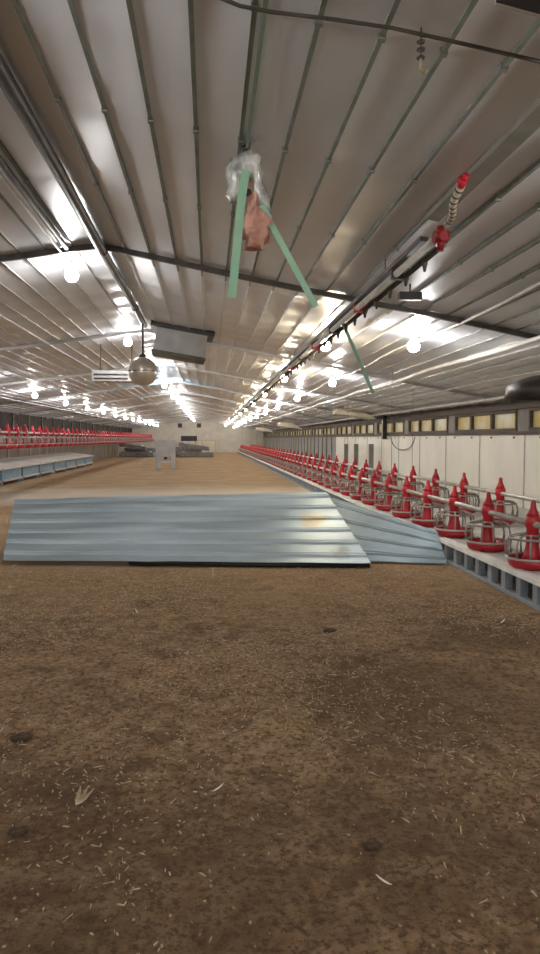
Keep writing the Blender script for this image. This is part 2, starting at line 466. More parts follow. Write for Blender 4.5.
def gable(bm, y0, y1):
    pts = [(XL - .15, -.05), (XR + .15, -.05), (XR + .15, roof(XR) + .06), (XM, RIDGE + .08), (XL - .15, roof(XL) + .06)]
    a = [bm.verts.new((x, y0, z)) for x, z in pts]; c = [bm.verts.new((x, y1, z)) for x, z in pts]
    bm.faces.new(a); bm.faces.new(c[::-1])
    for i in range(5):
        bm.faces.new((a[i], a[(i + 1) % 5], c[(i + 1) % 5], c[i]))
bm = B(); gable(bm, Y1, Y1 + .15)
box(bm, XL, XR, Y1 - .03, Y1, 1.12, 1.18)
struct('wall_end', bm, 'end_wall', label='pale gable wall closing the far end of the house', cat='wall')
bm = B(); gable(bm, Y0 - .15, Y0)
struct('wall_front', bm, 'end_wall', label='gable wall behind the viewpoint', cat='wall')
# far door
root = bpy.data.objects.new('door_1', None); COL.objects.link(root); root.location = (-.65, Y1, 0)
root['kind'] = 'structure'; root['category'] = 'door'; root['label'] = 'wide tan double door in the far gable wall'
bm = B(); box(bm, -1.2, 1.2, -.08, -.035, 0, 1.12); obj('door_panel', bm, 'door', root)
bm = B(); box(bm, -1.3, -1.2, -.1, -.035, 0, 1.2); box(bm, 1.2, 1.3, -.1, -.035, 0, 1.2); box(bm, -1.3, 1.3, -.1, -.035, 1.12, 1.22); obj('door_frame', bm, 'rim', root)
bm = B(); box(bm, -.02, .02, -.09, -.08, 0, 1.12); obj('door_gap', bm, 'dark_steel', root)

# ================================================================== LAMPS
def make_bulb(kind, drop, rad=.066):
    t = thing('hanging_bulb', 'bulb', 'bulb')
    bm = B(); lathe(bm, [(0, -rad), (rad * .5, -rad * .87), (rad * .87, -rad * .5), (rad, 0), (rad * .87, rad * .5), (rad * .55, rad * .9), (rad * .42, rad * 1.25), (0, rad * 1.25)], 14)
    obj('globe', bm, kind, t)
    bm = B(); lathe(bm, [(0, rad * 1.2), (.022, rad * 1.2), (.024, rad * 1.2 + .05), (.012, rad * 1.2 + .07), (0, rad * 1.2 + .07)], 10)
    obj('socket', bm, 'socket', t)
    bm = B(); tube(bm, [(0, 0, rad * 1.2 + .06), (0, 0, drop)], .006, 6)
    obj('cord', bm, 'cord', t)
    return t
rows = [
    ('bulb_cool', 2.28, .16, [-7.6, -2.6, 2.5] + [7.6 + 5.1 * k for k in range(12)], 3, 'round white bulb in the lamp row right of the drinker line', 'bulbs right of the drinker line'),
    ('bulb_warm', 1.47, .17, [-6.5, -1.5] + [8.7 + 4.8 * k for k in range(12)], 2, 'round warm yellow bulb in the lamp row along the drinker line', 'warm bulbs along the drinker line'),
    ('bulb_cool', -1.33, .15, [-7.5, -2.6, 2.2] + [7.0 + 4.7 * k for k in range(13)], 3, 'round white bulb in the lamp row under the ridge pipe', 'bulbs under the ridge'),
    ('bulb_cool', -4.6, .15, [-6, -1, 4, 10.5] + [14.9 + 4.0 * k for k in range(13)], 4, 'round white bulb in the lamp row over the left feeders', 'bulbs over the left feeders'),
]
for kind, x, drop, ylist, hid, txt, grp in rows:
    proto = None
    for i, y in enumerate(ylist):
        vis = i - hid
        if vis < 0: lab = txt + ', out of frame'
        elif vis < 6: lab = txt.replace('round ', '') + ', %s from the front' % ORD[vis]
        else: lab = txt.replace('round ', 'tiny ') + ', far end'
        k2 = kind
        loc = (x, y, roof(x) - drop)
        if x == -1.33 and vis == 3:
            t = make_bulb('bulb_blue', drop, .075); t['label'] = 'bluish white bulb glowing right beside the round metal globe'; t['group'] = grp; t.location = loc
            continue
        if proto is None:
            proto = make_bulb(kind, drop); t = proto; t.location = loc; t['label'] = lab; t['group'] = grp
        else:
            t = dup(proto, loc, lab, grp)

# ================================================================== FEEDER LINES
def make_feeder():
    t = thing('pan_feeder', 'red pan feeder', 'poultry feeder')
    bm = B()
    lathe(bm, [(0, 0), (.13, 0), (.185, .03), (.205, .095), (.198, .095), (.178, .04), (.12, .015), (.05, .04), (0, .05)], 28)
    obj('pan', bm, 'red', t)
    bm = B(); ring(bm, .205, .011, .098, 28, 6); obj('pan_rim', bm, 'rim', t)
    bm = B()
    ring(bm, .186, .011, .258, 24, 6)
    ring(bm, .085, .008, .285, 18, 5)
    for k in range(12):
        a = k * math.pi / 6
        c, s = math.cos(a), math.sin(a)
        tube(bm, [(.203 * c, .203 * s, .10), (.212 * c, .212 * s, .17), (.20 * c, .20 * s, .235), (.165 * c, .165 * s, .275), (.085 * c, .085 * s, .29)], .008, 5)
    obj('grill', bm, 'grill', t)
    bm = B()
    lathe(bm, [(0, .045), (.095, .05), (.070, .12), (.053, .20), (.050, .34), (.062, .36), (.062, .43), (.048, .445), (0, .445)], 18)
    obj('feed_column', bm, 'red', t)
    bm = B()
    lathe(bm, [(0, .44), (.054, .44), (.042, .475), (.024, .515), (.020, .56), (.012, .572), (0, .572)], 14)
    obj('cone_cap', bm, 'red', t)
    return t
def pipe_line(name, x, z, y0, y1, label, grp, wires=True):
    t = thing(name, label, 'feed pipe', (x, y0, z), 0, grp)
    bm = B(); tube(bm, [(0, 0, 0), (0, y1 - y0, 0)], .026, 10); obj('tube', bm, 'pipe', t)
    if wires:
        yy = y0 + 1.5
        while yy < y1:
            bm = B(); tube(bm, [(0, yy - y0, .02), (0, yy - y0, roof(x) - z - .012)], .0035, 5); obj('suspension_wire', bm, 'dark_steel', t)
            yy += 6.0
    return t
# front right line standing on the slats
PX1, PZ1 = 2.82, .208
feeder0 = make_feeder()
feeder0.scale = (1.06, 1.06, 1.05)
y_first = 5.78
used = [False]
def place(x, y, z, label, grp, rz=0):
    if not used[0]:
        used[0] = True
        feeder0.location = (x, y, z); feeder0['label'] = label; feeder0['group'] = grp; return feeder0
    return dup(feeder0, (x, y, z), label, grp, rz)
for k in range(-1, 58):
    y = y_first + .97 * k
    if k == -1: continue
    if k < 15: lab = 'red pan feeder on the slat edge, %s from the right edge of the photo' % ORD[k]
    else: lab = 'small red pan feeder in the far run of the line on the right slat edge'
    place(PX1, y, PZ1, lab, 'pan feeders along the right slat edge', random.uniform(0, 6))
pipe_line('feed_pipe', PX1, PZ1 + .395, 3.0, 63.5, 'grey metal feed pipe joining the red feeders on the right slat edge', None, True)
PX2, PZ2 = 3.75, .245
for k in range(0, 45):
    y = 8.6 + 1.28 * k - 1.28 * 2
    if k < 2: continue
    kk = k - 2
    if kk < 8: lab = 'red feeder in the rear line nearer the cream wall, %s from the right' % ORD[kk]
    else: lab = 'small red feeder in the far run of the rear line by the right wall'
    place(PX2, y, PZ2, lab, 'pan feeders in the rear right line', random.uniform(0, 6))
pipe_line('feed_pipe', PX2, PZ2 + .395, 5.0, 63.5, 'grey metal feed pipe of the rear line nearer the cream wall', None, True)
# left lines, winched up
for x, z, y0, sp, n_, wh in ((-4.75, 1.10, 12.2, .78, 60, 'inner'), (-6.1, 1.15, 16.0, .78, 56, 'outer')):
    for k in range(n_):
        y = y0 + sp * k
        if wh == 'inner' and k < 12: lab = 'red pan feeder raised in the inner left line, %s of it from the front' % ORD[k]
        elif wh == 'outer' and k < 8: lab = 'red pan feeder raised in the outer left line, %s of it from the front' % ORD[k]
        else: lab = 'small red pan feeder in the far run of the raised %s left line' % wh
        place(x, y, z, lab, 'raised pan feeders in the %s left line' % wh, random.uniform(0, 6))
    pipe_line('feed_pipe', x, z + .395, 10.5, 60, 'grey feed pipe of the raised %s left feeder line' % wh, None, True)

# ================================================================== SLATS (right)
SX0, SX1, SH, SL = 2.59, 5.1, .215, 1.2
def make_slat():
    t = thing('slat_platform', 'slat', 'slat platform')
    bm = B()
    n_ = 24
    for k in range(n_):
        y = SL * k / n_
        box(bm, .06, SX1 - SX0, y + .004, y + .036, SH - .02, SH)
    for xx in (.06, .65, 1.25, 1.85, SX1 - SX0 - .04):
        box(bm, xx, xx + .04, .002, SL - .002, SH - .05, SH - .018)
    obj('slat_deck', bm, 'slat_top', t)
    bm = B(); hexa(bm, [(-.01, .002, SH - .03), (.09, .002, SH - .03), (.09, SL - .002, SH - .03), (-.01, SL - .002, SH - .03), (.0, .002, SH + .002), (.09, .002, SH + .012), (.09, SL - .002, SH + .012), (.0, SL - .002, SH + .002)])
    obj('edge_strip', bm, 'slat_top', t)
    bm = B(); box(bm, .24, .26, .002, SL - .002, 0, SH - .05); obj('back_board', bm, 'slat_dark', t)
    bm = B(); box(bm, -.012, .06, .002, SL - .002, -.005, .025); obj('bottom_rail', bm, 'slat', t)
    for k in range(4):
        y = SL * (k + .5) / 4
        bm = B(); box(bm, .0, .07, y - .04, y + .04, .022, SH - .028); obj('leg', bm, 'slat', t)
    for xx in (1.25, SX1 - SX0 - .06):
        bm = B(); box(bm, xx, xx + .05, .1, SL - .1, -.005, SH - .05); obj('bearer', bm, 'slat', t)
    return t
s0 = make_slat()
ns = 0
y = 3.0
while y < 62:
    k = ns
    if k < 4: lab = 'grey barred slat platform with pale top strip, %s from the lower right corner' % ORD[k]
    elif k < 14: lab = 'grey slat platform under the right feeders behind the metal sheets, %s from the sheets' % ORD[k - 4]
    else: lab = 'grey slat platform under the far run of right feeders'
    if ns == 0: s0.location = (SX0, y, 0); s0['label'] = lab; s0['group'] = 'slat platforms along the right wall'
    else: dup(s0, (SX0, y, 0), lab, 'slat platforms along the right wall')
    ns += 1; y += SL

# ================================================================== LEFT NEST BOXES
def make_nest(L_=2.1):
    t = thing('nest_box', 'nest', 'nest box')
    bm = B(); box(bm, -1.15, .0, .04, L_ - .04, .10, .44); obj('body', bm, 'nest_front', t)
    bm = B(); hexa(bm, [(-1.2, 0, .44), (.06, 0, .44), (.06, L_, .44), (-1.2, L_, .44), (-1.2, 0, .66), (.07, 0, .485), (.07, L_, .485), (-1.2, L_, .66)])
    obj('lid', bm, 'nest_top', t)
    bm = B(); box(bm, .0, .05, .04, L_ - .04, .09, .15); obj('front_ledge', bm, 'rim', t)
    for yy in (.1, L_ - .2):
        for xx in (-1.1, -.12):
            bm = B(); box(bm, xx, xx + .1, yy, yy + .1, -.005, .10); obj('leg', bm, 'slat', t)
    return t
nb = make_nest()
for k in range(14):
    y = 9.2 + 2.25 * k
    if k > 11: break
    lab = 'pale lidded blue grey nest box by the left wall, %s from the front' % ORD[k]
    if k == 0: nb.location = (-5.95, y, 0); nb['label'] = lab; nb['group'] = 'nest boxes along the left wall'
    else: dup(nb, (-5.95 , y, 0), lab, 'nest boxes along the left wall')

# ================================================================== METAL SHEETS
def sheet(name, c, mats, label, ribs=5, thick=.004, nu=30, rh=.022):
    """c: bottom-left, bottom-right, top-right, top-left corners (world)"""
    bl, br, tr_, tl = [Vector(v) for v in c]
    nrm = (br - bl).cross(tl - bl).normalized()
    if nrm.y > 0: nrm = -nrm
    bm = B()
    prof = []                                       # (v, height) trapezoid ribs running lengthwise
    for k in range(ribs):
        a = k / ribs
        for dv, h in ((0, 0), (.42, 0), (.50, 1), (.56, 1), (.60, .55), (.64, 1), (.72, 1), (.80, 0)):
            prof.append((a + dv / ribs, h))
    prof.append((1, 0))
    def P(u, v, h, off):
        base = bl.lerp(br, u).lerp(tl.lerp(tr_, u), v)
        wob = .008 * mnoise.noise((u * 5, v * 3, 11)) + .004 * mnoise.noise((u * 14, v * 5, 4))
        return base + nrm * (h * rh + wob + off)
    g = {}
    for sidx, off in ((0, 0), (1, -thick)):
        g[sidx] = [[bm.verts.new(P(i / nu, v, h, off)) for i in range(nu + 1)] for v, h in prof]
        for j in range(len(prof) - 1):
            for i in range(nu):
                q = (g[sidx][j][i], g[sidx][j][i + 1], g[sidx][j + 1][i + 1], g[sidx][j + 1][i])
                f = bm.faces.new(q if sidx == 0 else q[::-1])
    a, b_ = g[0], g[1]
    J = len(prof) - 1
    for i in range(nu):
        bm.faces.new((a[0][i], a[0][i + 1], b_[0][i + 1], b_[0][i])); bm.faces.new((a[J][i], a[J][i + 1], b_[J][i + 1], b_[J][i]))
    for j in range(J):
        bm.faces.new((a[j][0], a[j + 1][0], b_[j + 1][0], b_[j][0])); bm.faces.new((a[j][nu], a[j + 1][nu], b_[j + 1][nu], b_[j][nu]))
    o = obj(name, bm, mats)
    tag(o, label, 'metal sheet')
    return o
def add_stain(key, centre, rad, col):
    nt = M[key].node_tree; b = nt.nodes['Principled BSDF']
    src = b.inputs['Base Color'].links[0].from_socket
    tc = nt.nodes.new('ShaderNodeTexCoord'); n = nt.nodes.new('ShaderNodeTexNoise'); n.inputs['Scale'].default_value = 7
    nt.links.new(tc.outputs['Object'], n.inputs['Vector'])
    d = nt.nodes.new('ShaderNodeVectorMath'); d.operation = 'DISTANCE'; d.inputs[1].default_value = centre
    nt.links.new(tc.outputs['Object'], d.inputs[0])
    a = nt.nodes.new('ShaderNodeMath'); a.operation = 'MULTIPLY_ADD'; a.inputs[1].default_value = .30 * rad / .2
    nt.links.new(n.outputs['Fac'], a.inputs[0]); nt.links.new(d.outputs['Value'], a.inputs[2])
    m_ = nt.nodes.new('ShaderNodeMapRange'); m_.inputs[1].default_value = rad * .95; m_.inputs[2].default_value = rad * 1.75; m_.inputs[3].default_value = .85; m_.inputs[4].default_value = 0
    nt.links.new(a.outputs[0], m_.inputs[0])
    x = nt.nodes.new('ShaderNodeMix'); x.data_type = 'RGBA'; nt.links.new(m_.outputs[0], x.inputs['Factor'])
    nt.links.new(src, x.inputs[6]); x.inputs[7].default_value = col
    nt.links.new(x.outputs[2], b.inputs['Base Color'])
bl, br = at_z(3, 560, .05), at_z(371, 563, .05)
def top(px, py, Y): return at_y(px, py, Y)
tl, trr = top(15, 499, bl.y + 1.3), top(326, 492, br.y + 1.3)
MAIN = (bl, br, trr, tl)
sheet('corrugated_sheet', MAIN, 'galv', 'long pale galvanised corrugated sheet leaning across the litter floor', 6)
add_stain('galv', MAIN[1].lerp(MAIN[2], .58) + (MAIN[0] - MAIN[1]) * .085, .20, (.42, .34, .19, 1))
add_stain('galv', MAIN[1].lerp(MAIN[2], .14) + (MAIN[0] - MAIN[1]) * .06, .13, (.16, .17, .17, 1))
b2l, b2r = at_z(318, 560, .02), at_z(447, 563.5, .015)
b2l.y += .05
t2r, t2l = at_y(437, 531, b2r.y + .35), at_y(318, 493, b2r.y + 1.45)
sheet('corrugated_sheet', (b2l, b2r, t2r, t2l), 'galv_blue', 'shorter blue grey corrugated sheet lying behind the right end of the long sheet', 4, nu=16, rh=.008)
# black bar standing in for the shadow gap under the long sheet
p0, p1 = at_z(128, 566, .0), at_z(372, 569, .0)
bm = B(); tube(bm, [(p0.x, p0.y + .10, .014), (p1.x, p1.y + .10, .014)], .03, 4)
tag(obj('shadow_gap_bar', bm, 'black'), 'black bar standing in for shadow under the front edge of the long sheet', 'timber')
# props behind the sheets
for px, lab in ((60, 'timber prop block behind the left end of the long sheet'), (270, 'timber prop block behind the right end of the long sheet')):
    u = (px - 15) / (326 - 15)
    q = tl.lerp(trr, u)
    bm = B(); box(bm, q.x - .08, q.x + .08, q.y + .0, q.y + .14, -.02, q.z - .06)
    tag(obj('prop_block', bm, 'dark_wood'), lab, 'timber')

# ================================================================== CEILING FITTINGS
def ceil_pt(px, py, off=0):
    """point where the pixel ray meets the ceiling planes, moved down by off"""
    d = ray(px, py)
    best = None
    for sd in (1, -1):
        # z = RIDGE - SLOPE*sd*(x-XM)
        sl = SLOPE if sd > 0 else SLOPE_L
        t = (RIDGE - off + sl * sd * XM - CAM_Z) / (d.z + sl * sd * d.x)
        x = d.x * t
        if t > 0 and ((x >= XM) if sd > 0 else (x <= XM)): best = d * t
    return Vector((best.x, best.y, CAM_Z + best.z)) if best else None

t = thing('ridge_pipe', 'thick dark pipe running under the ceiling ridge at upper left', 'pipe', (-.97, 0, 0))
bm = B(); tube(bm, [(0, yy, roof(-.97) - .05 + .008 * math.sin(yy * 1.7)) for yy in [1.2 + .3 * k for k in range(33)]], .042, 10); obj('pipe', bm, 'dark_steel', t)
for yy in (3.1, 6.6, 9.4):
    bm = B(); tube(bm, [(0, yy - .05, roof(-.97) - .05), (0, yy + .05, roof(-.97) - .05)], .05, 10)
    box(bm, -.012, .012, yy - .012, yy + .012, roof(-.97) - .04, roof(-.97) + .02); obj('clamp', bm, 'dark_steel', t)
bm = B(); tube(bm, [(-1.27, yy, roof(-1.27) - .042 + .006 * math.sin(yy * 2.3)) for yy in [1.2 + .25 * k for k in range(22)]], .024, 8)
tag(obj('conduit', bm, 'dark_steel'), 'thin dark conduit left of the ridge pipe at the upper left', 'pipe')
bm = B(); tube(bm, [(-1.335, yy, roof(-1.335) - .045 + .005 * math.sin(yy * 1.9)) for yy in [1.2 + .25 * k for k in range(24)]], .012, 6)
tag(obj('cable', bm, 'white_pipe'), 'pale cable running beside the thin dark conduit at the upper left', 'cable')
# pale / grey long runs on the right slope
def run(name, mt, pxs, rad, label, cat, off):
    pts = [ceil_pt(px, py, off) for px, py in pxs]
    bm = B(); tube(bm, pts, rad, 8)
    return tag(obj(name, bm, mt), label, cat)
# hoses along the house length
def longrun(name, mt, x, off, y0, y1, rad, label, cat, sag=.015, st=.5, wig=.0):
    pts = []
    yy = y0
    while yy <= y1:
        pts.append((x + wig * math.sin(yy * 1.3), yy, roof(x) - off - sag * abs(math.sin(yy * .65)))); yy += st
    bm = B(); tube(bm, pts, rad, 8)
    return tag(obj(name, bm, mt), label, cat)
longrun('hose', 'white_pipe', 2.42, .022, 2, 63, .018, 'wavy white cable above the right bulb row', 'cable', .02, .5, .035)
longrun('hose', 'white_pipe', 3.12, .055, 2, 63, .030, 'thick white hose along the right ceiling slope', 'hose', .03, .5, .02)
longrun('conduit', 'pipe', 4.0, .045, 2, 63, .018, 'thin grey conduit near the right eave', 'pipe', .012)
longrun('conduit', 'white_pipe', 4.78, .05, 2, 63, .028, 'pale pipe running just above the right window band', 'pipe', .012)
bm = B(); zz = roof(1.37)
hexa(bm, [(1.33, 1.5, roof(1.33) - .022), (1.41, 1.5, roof(1.41) - .022), (1.41, 4.2, roof(1.41) - .022), (1.33, 4.2, roof(1.33) - .022), (1.33, 1.5, roof(1.33) + .01), (1.41, 1.5, roof(1.41) + .01), (1.41, 4.2, roof(1.41) + .01), (1.33, 4.2, roof(1.33) + .01)])
tag(obj('ceiling_strip', bm, 'olive'), 'flat olive grey strip on the ceiling beside the red hose end', 'strip')
longrun('conduit', 'joint', -2.6, .02, 3, 63, .014, 'grey conduit along the middle of the left ceiling slope', 'pipe', .01)
longrun('conduit', 'joint', -5.6, .03, 6, 63, .022, 'grey conduit low on the left ceiling slope', 'pipe', .01)

# drinker line winched up to the ceiling
DX, DZ = 1.33, 2.475
t = thing('drinker_line', 'raised nipple drinker line with grey rail hanging under the right ceiling slope', 'drinker line', (DX, 3.98, DZ))
Ld = 56
bm = B(); tube(bm, [(-.03, 0, .015), (-.03, Ld, .015)], .024, 10); obj('rail', bm, 'white_pipe', t)
bm = B(); tube(bm, [(.035, 0, .0), (.035, Ld, .0)], .018, 8); obj('water_pipe', bm, 'dark_steel', t)
bm = B(); box(bm, -.075, -.02, .1, Ld, .045, .075); obj('perch_guard', bm, 'dark_steel', t)
for k in range(60):
    yy = .35 + k * .42
    bm = B(); lathe(bm, [(0, -.06), (.008, -.06), (.014, -.03), (.02, -.012), (.02, 0), (0, 0)], 8, (.035, yy, -.012)); obj('nipple', bm, 'dark_steel', t)
for k in range(14):
    yy = .8 + k * 1.25 if k < 6 else 8 + (k - 6) * 4.5
    bm = B(); box(bm, -.06, .06, yy - .018, yy + .018, -.022, .08); obj('clip', bm, 'red' if k % 2 else 'dark_steel', t)
for k in range(10):
    yy = 1.2 + k * 5.5
    bm = B(); tube(bm, [(0, yy, .07), (0, yy, roof(DX) - DZ)], .004, 5); obj('suspension_wire', bm, 'dark_steel', t)
bm = B()
tube(bm, [(0, -.11, .02), (0, .03, .02)], .026, 12); tube(bm, [(-.04, -.05, .03), (.04, -.05, .03)], .036, 14); tube(bm, [(0, -.05, -.05), (0, -.05, .09)], .02, 10)
reg = obj('pressure_regulator', bm, 'deep_red', t); reg['label'] = 'red pressure regulator'
bm = B(); hp = []
e0 = Vector((0.02, -.1, .09)); e1 = ceil_pt(461, 184, .05) - Vector((DX, 3.98, DZ))
for i in range(10):
    u = i / 9
    p = e0.lerp(e1, u); p.x += .012 * math.sin(u * 7); p.z -= .02 * math.sin(u * math.pi)
    hp.append(p)
tube(bm, hp, .021, 10); hz = obj('breather_hose', bm, 'beige_hose', t); hz['label'] = 'beige breather hose with dark bands'
for i in range(1, 9):
    a, b_ = hp[i], hp[i + 1]
    d = (b_ - a).normalized() * .0045
    bm = B(); tube(bm, [a - d, a + d], .0225, 10); obj('hose_band', bm, 'black', hz)
bm = B(); q = e1; dd = (hp[-1] - hp[-2]).normalized()
tube(bm, [q - dd * .01, q + dd * .035], .026, 10); tube(bm, [q + dd * .03, q + dd * .06], .018, 8); c_ = obj('hose_cap', bm, 'red', hz)

# dark block bracket beside the drinker line
p = ceil_pt(410, 296, .10)
bm = B(); box(bm, -.095, .095, -.035, .035, -.035, .03); o = obj('winch_block', bm, 'black', None, p)
tag(o, 'short black bracket block hanging beside the drinker line', 'bracket')
bm = B(); tube(bm, [(0, 0, .02), (0, 0, roof(p.x) - p.z)], .008, 6); obj('hanger', bm, 'dark_steel', o)
# top right dark plate
a, b_ = ceil_pt(496, -1, .03), ceil_pt(570, 19, .03)
back = Vector((.02, -.4, 0))
def slab(bm, a, b_, back, lo, hi):
    q = [a, b_, b_ + back, a + back]
    hexa(bm, [v + Vector((0, 0, lo)) for v in q] + [v + Vector((0, 0, hi)) for v in q])
bm = B(); slab(bm, a, b_, back, -.01, .03)
t = obj('mounting_plate', bm, 'black')
tag(t, 'black plate fixed to the ceiling at the upper right corner', 'plate')
bm = B(); slab(bm, a + Vector((0, .014, 0)), b_ + Vector((0, .014, 0)), Vector((0, -.012, 0)), -.012, .03); obj('pale_lip', bm, 'rim', t)
# cross cable near the top edge
bm = B(); pts = []
for px, py in ((205, -8), (240, 6), (270, 12), (330, 19), (392, 28), (455, 42), (520, 57), (560, 66)):
    pts.append(ceil_pt(px, py, .03))
tube(bm, pts, .007, 6); tag(obj('cable', bm, 'dark_steel'), 'dark cable crossing the ceiling near the top edge of the photo', 'cable')
# small hook hanging from it
p = ceil_pt(421, 36, .02)
t = thing('hanging_hook', 'small rusty hook chain hanging from the dark cable at the top', 'hook', p)
for k in range(3):
    bm = B(); ring(bm, .012, .004, -.02 - .028 * k, 10, 5); obj('chain_link', bm, 'dark_steel', t)
bm = B(); tube(bm, [(0, 0, -.08), (0, 0, -.115), (.012, 0, -.128), (.024, 0, -.115)], .006, 6); obj('hook', bm, 'rust', t)
bm = B(); tube(bm, [(0, 0, .03), (0, 0, -.09)], .003, 5); obj('wire', bm, 'dark_steel', t)

# hanging bundle with green straps
BP = ceil_pt(246, 148, .0)
Yb = BP.y
def bpt(px, py, dy=0): return at_y(px, py, Yb + dy) - BP
t = thing('hanging_bundle', 'crumpled plastic and rag bundle tied with green straps, hanging from the ceiling', 'bundle', BP)
bm = B(); tube(bm, [(0, 0, .02), bpt(246, 158)], .012, 6); tube(bm, [(-.02, 0, -.005), (.02, 0, -.005)], .018, 8); obj('hook', bm, 'black', t)
def lumpy(bm, pts, rs, seg=16, amp=.35, sc=9, sub=5):
    P_, R_ = [], []
    for i in range(len(pts) - 1):
        for k in range(sub):
            u = k / sub
            P_.append(Vector(pts[i]).lerp(Vector(pts[i + 1]), u)); R_.append(rs[i] * (1 - u) + rs[i + 1] * u)
    P_.append(Vector(pts[-1])); R_.append(rs[-1])
    n0 = len(bm.verts)
    tube(bm, P_, R_, seg)
    bm.verts.ensure_lookup_table()
    for i, v in enumerate(bm.verts):
        if i < n0: continue
        k = (i - n0) // seg
        c = P_[min(k, len(P_) - 1)]
        d = v.co - c
        f = 1 + amp * mnoise.noise(v.co * sc) + amp * .6 * mnoise.noise(v.co * sc * 3)
        v.co = c + d * f
bm = B(); lumpy(bm, [bpt(245, 152), bpt(240, 162), bpt(236, 178), bpt(235, 196), bpt(234, 203)], [.02, .045, .055, .045, .025], amp=.5, sc=14)
obj('plastic_wrap', bm, 'wrap', t)
bm = B(); lumpy(bm, [bpt(246, 152), bpt(252, 164), bpt(257, 182), bpt(263, 202), bpt(270, 220)], [.025, .055, .035, .03, .02], amp=.5, sc=14)
obj('plastic_wrap', bm, 'wrap', t)
bm = B(); lumpy(bm, [bpt(245, 160, .03), bpt(246, 185, .03), bpt(250, 215, .03)], [.03, .045, .04], amp=.4, sc=14)
obj('dark_interior', bm, 'black', t)  # black filling for the dark opening between the wraps
bm = B(); lumpy(bm, [bpt(250, 178, .02), bpt(252, 205, .01), bpt(254, 222), bpt(256, 238), bpt(255, 249)], [.02, .05, .075, .075, .045], amp=.75, sc=17)
obj('rag', bm, 'rag', t)
def strap(pts, wd, name='strap', parent=None, label=None):
    bm = B()
    pts = [Vector(p) for p in pts]
    for a, c in zip(pts, pts[1:]):
        tdir = (c - a).normalized(); side = tdir.cross(Vector((0, 1, 0))).normalized() * wd / 2; dp = Vector((0, .0025, 0))
        hexa(bm, [a - side - dp, a + side - dp, a + side + dp, a - side + dp, c - side - dp, c + side - dp, c + side + dp, c - side + dp])
    return obj(name, bm, 'strap', parent)
strap([bpt(246, 170, -.06), bpt(242, 195, -.06), bpt(239, 225, -.05), bpt(235, 265, -.05), bpt(232, 298, -.05)], .046, parent=t)
strap([bpt(262, 205, -.04), bpt(270, 222, -.04), bpt(290, 259, -.04), bpt(316, 307, -.04)], .034, parent=t)
# strap up along the ceiling
bm = B(); a, c = ceil_pt(266, 0, .014), ceil_pt(247, 148, .014)
pts = [a.lerp(c, k / 6) for k in range(7)]
for p, q in zip(pts, pts[1:]):
    hexa(bm, [p + Vector((-.009, 0, 0)), p + Vector((.009, 0, 0)), q + Vector((.009, 0, 0)), q + Vector((-.009, 0, 0)), p + Vector((-.009, 0, .004)), p + Vector((.009, 0, .004)), q + Vector((.009, 0, .004)), q + Vector((-.009, 0, .004))])
tag(obj('strap', bm, 'dull_strap'), 'dull green strap running along the ceiling up to the hanging bundle', 'strap')
# strap hanging from the drinker line
Ys = 6.85
e_ = at_y(373, 393, Ys); a_ = Vector((DX, Ys, DZ + .03))
o = strap([a_, a_.lerp(e_, .5), e_], .035); o.name = 'strap'
tag(o, 'green strap hanging from the drinker line right of the tube', 'strap')

# ceiling heater box
Yx = 11.0
p = at_y(180, 343, Yx)
t = thing('heater_box', 'grey box unit with dark top hanging under the ceiling beside the metal globe', 'heater', (p.x, Yx, p.z), R(3))
t.rotation_euler = (0, R(9), R(3))
bm = B(); box(bm, -.38, .40, -.3, .3, -.20, .14); obj('housing', bm, 'box_grey', t)
bm = B(); box(bm, -.47, .50, -.40, .36, .14, .22); obj('top_plate', bm, 'black', t)
bm = B(); box(bm, -.40, .42, -.32, .32, -.24, -.20); obj('bottom_rim', bm, 'dark_steel', t)
for sx in (-.36, .36):
    bm = B(); tube(bm, [(sx, 0, .2), (sx - .05, 0, roof(p.x + sx) - p.z + sx * .15)], .01, 6); obj('hanger', bm, 'dark_steel', t)
p = at_y(118, 377, 12.6)
bm = B(); box(bm, -.42, .35, -.25, .25, -.09, .09); o = obj('duct_box', bm, 'joint', None, p)
tag(o, 'low pale duct box hanging left of the metal globe', 'duct')
bm = B()
for k in range(2): box(bm, -.38, .2, -.262, -.249, -.06 + .07 * k, -.035 + .07 * k)
obj('slot', bm, 'black', o)
for sx in (-.3, .25):
    bm = B(); tube(bm, [(sx, 0, .08), (sx, 0, roof(p.x + sx) - p.z + .02)], .01, 6); obj('hanger', bm, 'dark_steel', o)
# globe
p = at_y(143, 371.5, 10.4)
t = thing('metal_globe', 'round brownish metal globe hanging under the ridge at left of centre', 'globe', p)
bm = B(); lathe(bm, [(.215 * math.sin(a * math.pi / 14), -.215 * math.cos(a * math.pi / 14)) for a in range(15)], 28); obj('shell', bm, 'globe', t)
bm = B(); ring(bm, .215, .008, 0, 28, 6); obj('seam_ring', bm, 'dark_steel', t)
bm = B(); lathe(bm, [(0, .19), (.05, .19), (.05, .24), (.015, .26), (.015, roof(p.x) - p.z + .02), (0, roof(p.x) - p.z + .02)], 12); obj('hanger', bm, 'dark_steel', t)

# brooder canopy
p = at_y(543, 388, 6.4)
t0 = t = thing('brooder_canopy', 'dark round brooder canopy hanging at the right edge above the window band', 'brooder', p)
bm = B(); lathe(bm, [(.0, .12), (.10, .115), (.24, .075), (.33, .02), (.355, -.10), (.34, -.10), (.315, .01), (.22, .06), (.0, .10)], 32); obj('canopy', bm, 'canopy', t)
bm = B(); lathe(bm, [(0, .02), (.07, .02), (.07, .10), (0, .10)], 14); obj('burner', bm, 'dark_steel', t)
bm = B(); lathe(bm, [(0, .11), (.012, .11), (.012, roof(p.x) - p.z + .02), (0, roof(p.x) - p.z + .02)], 8); obj('hanger', bm, 'dark_steel', t)

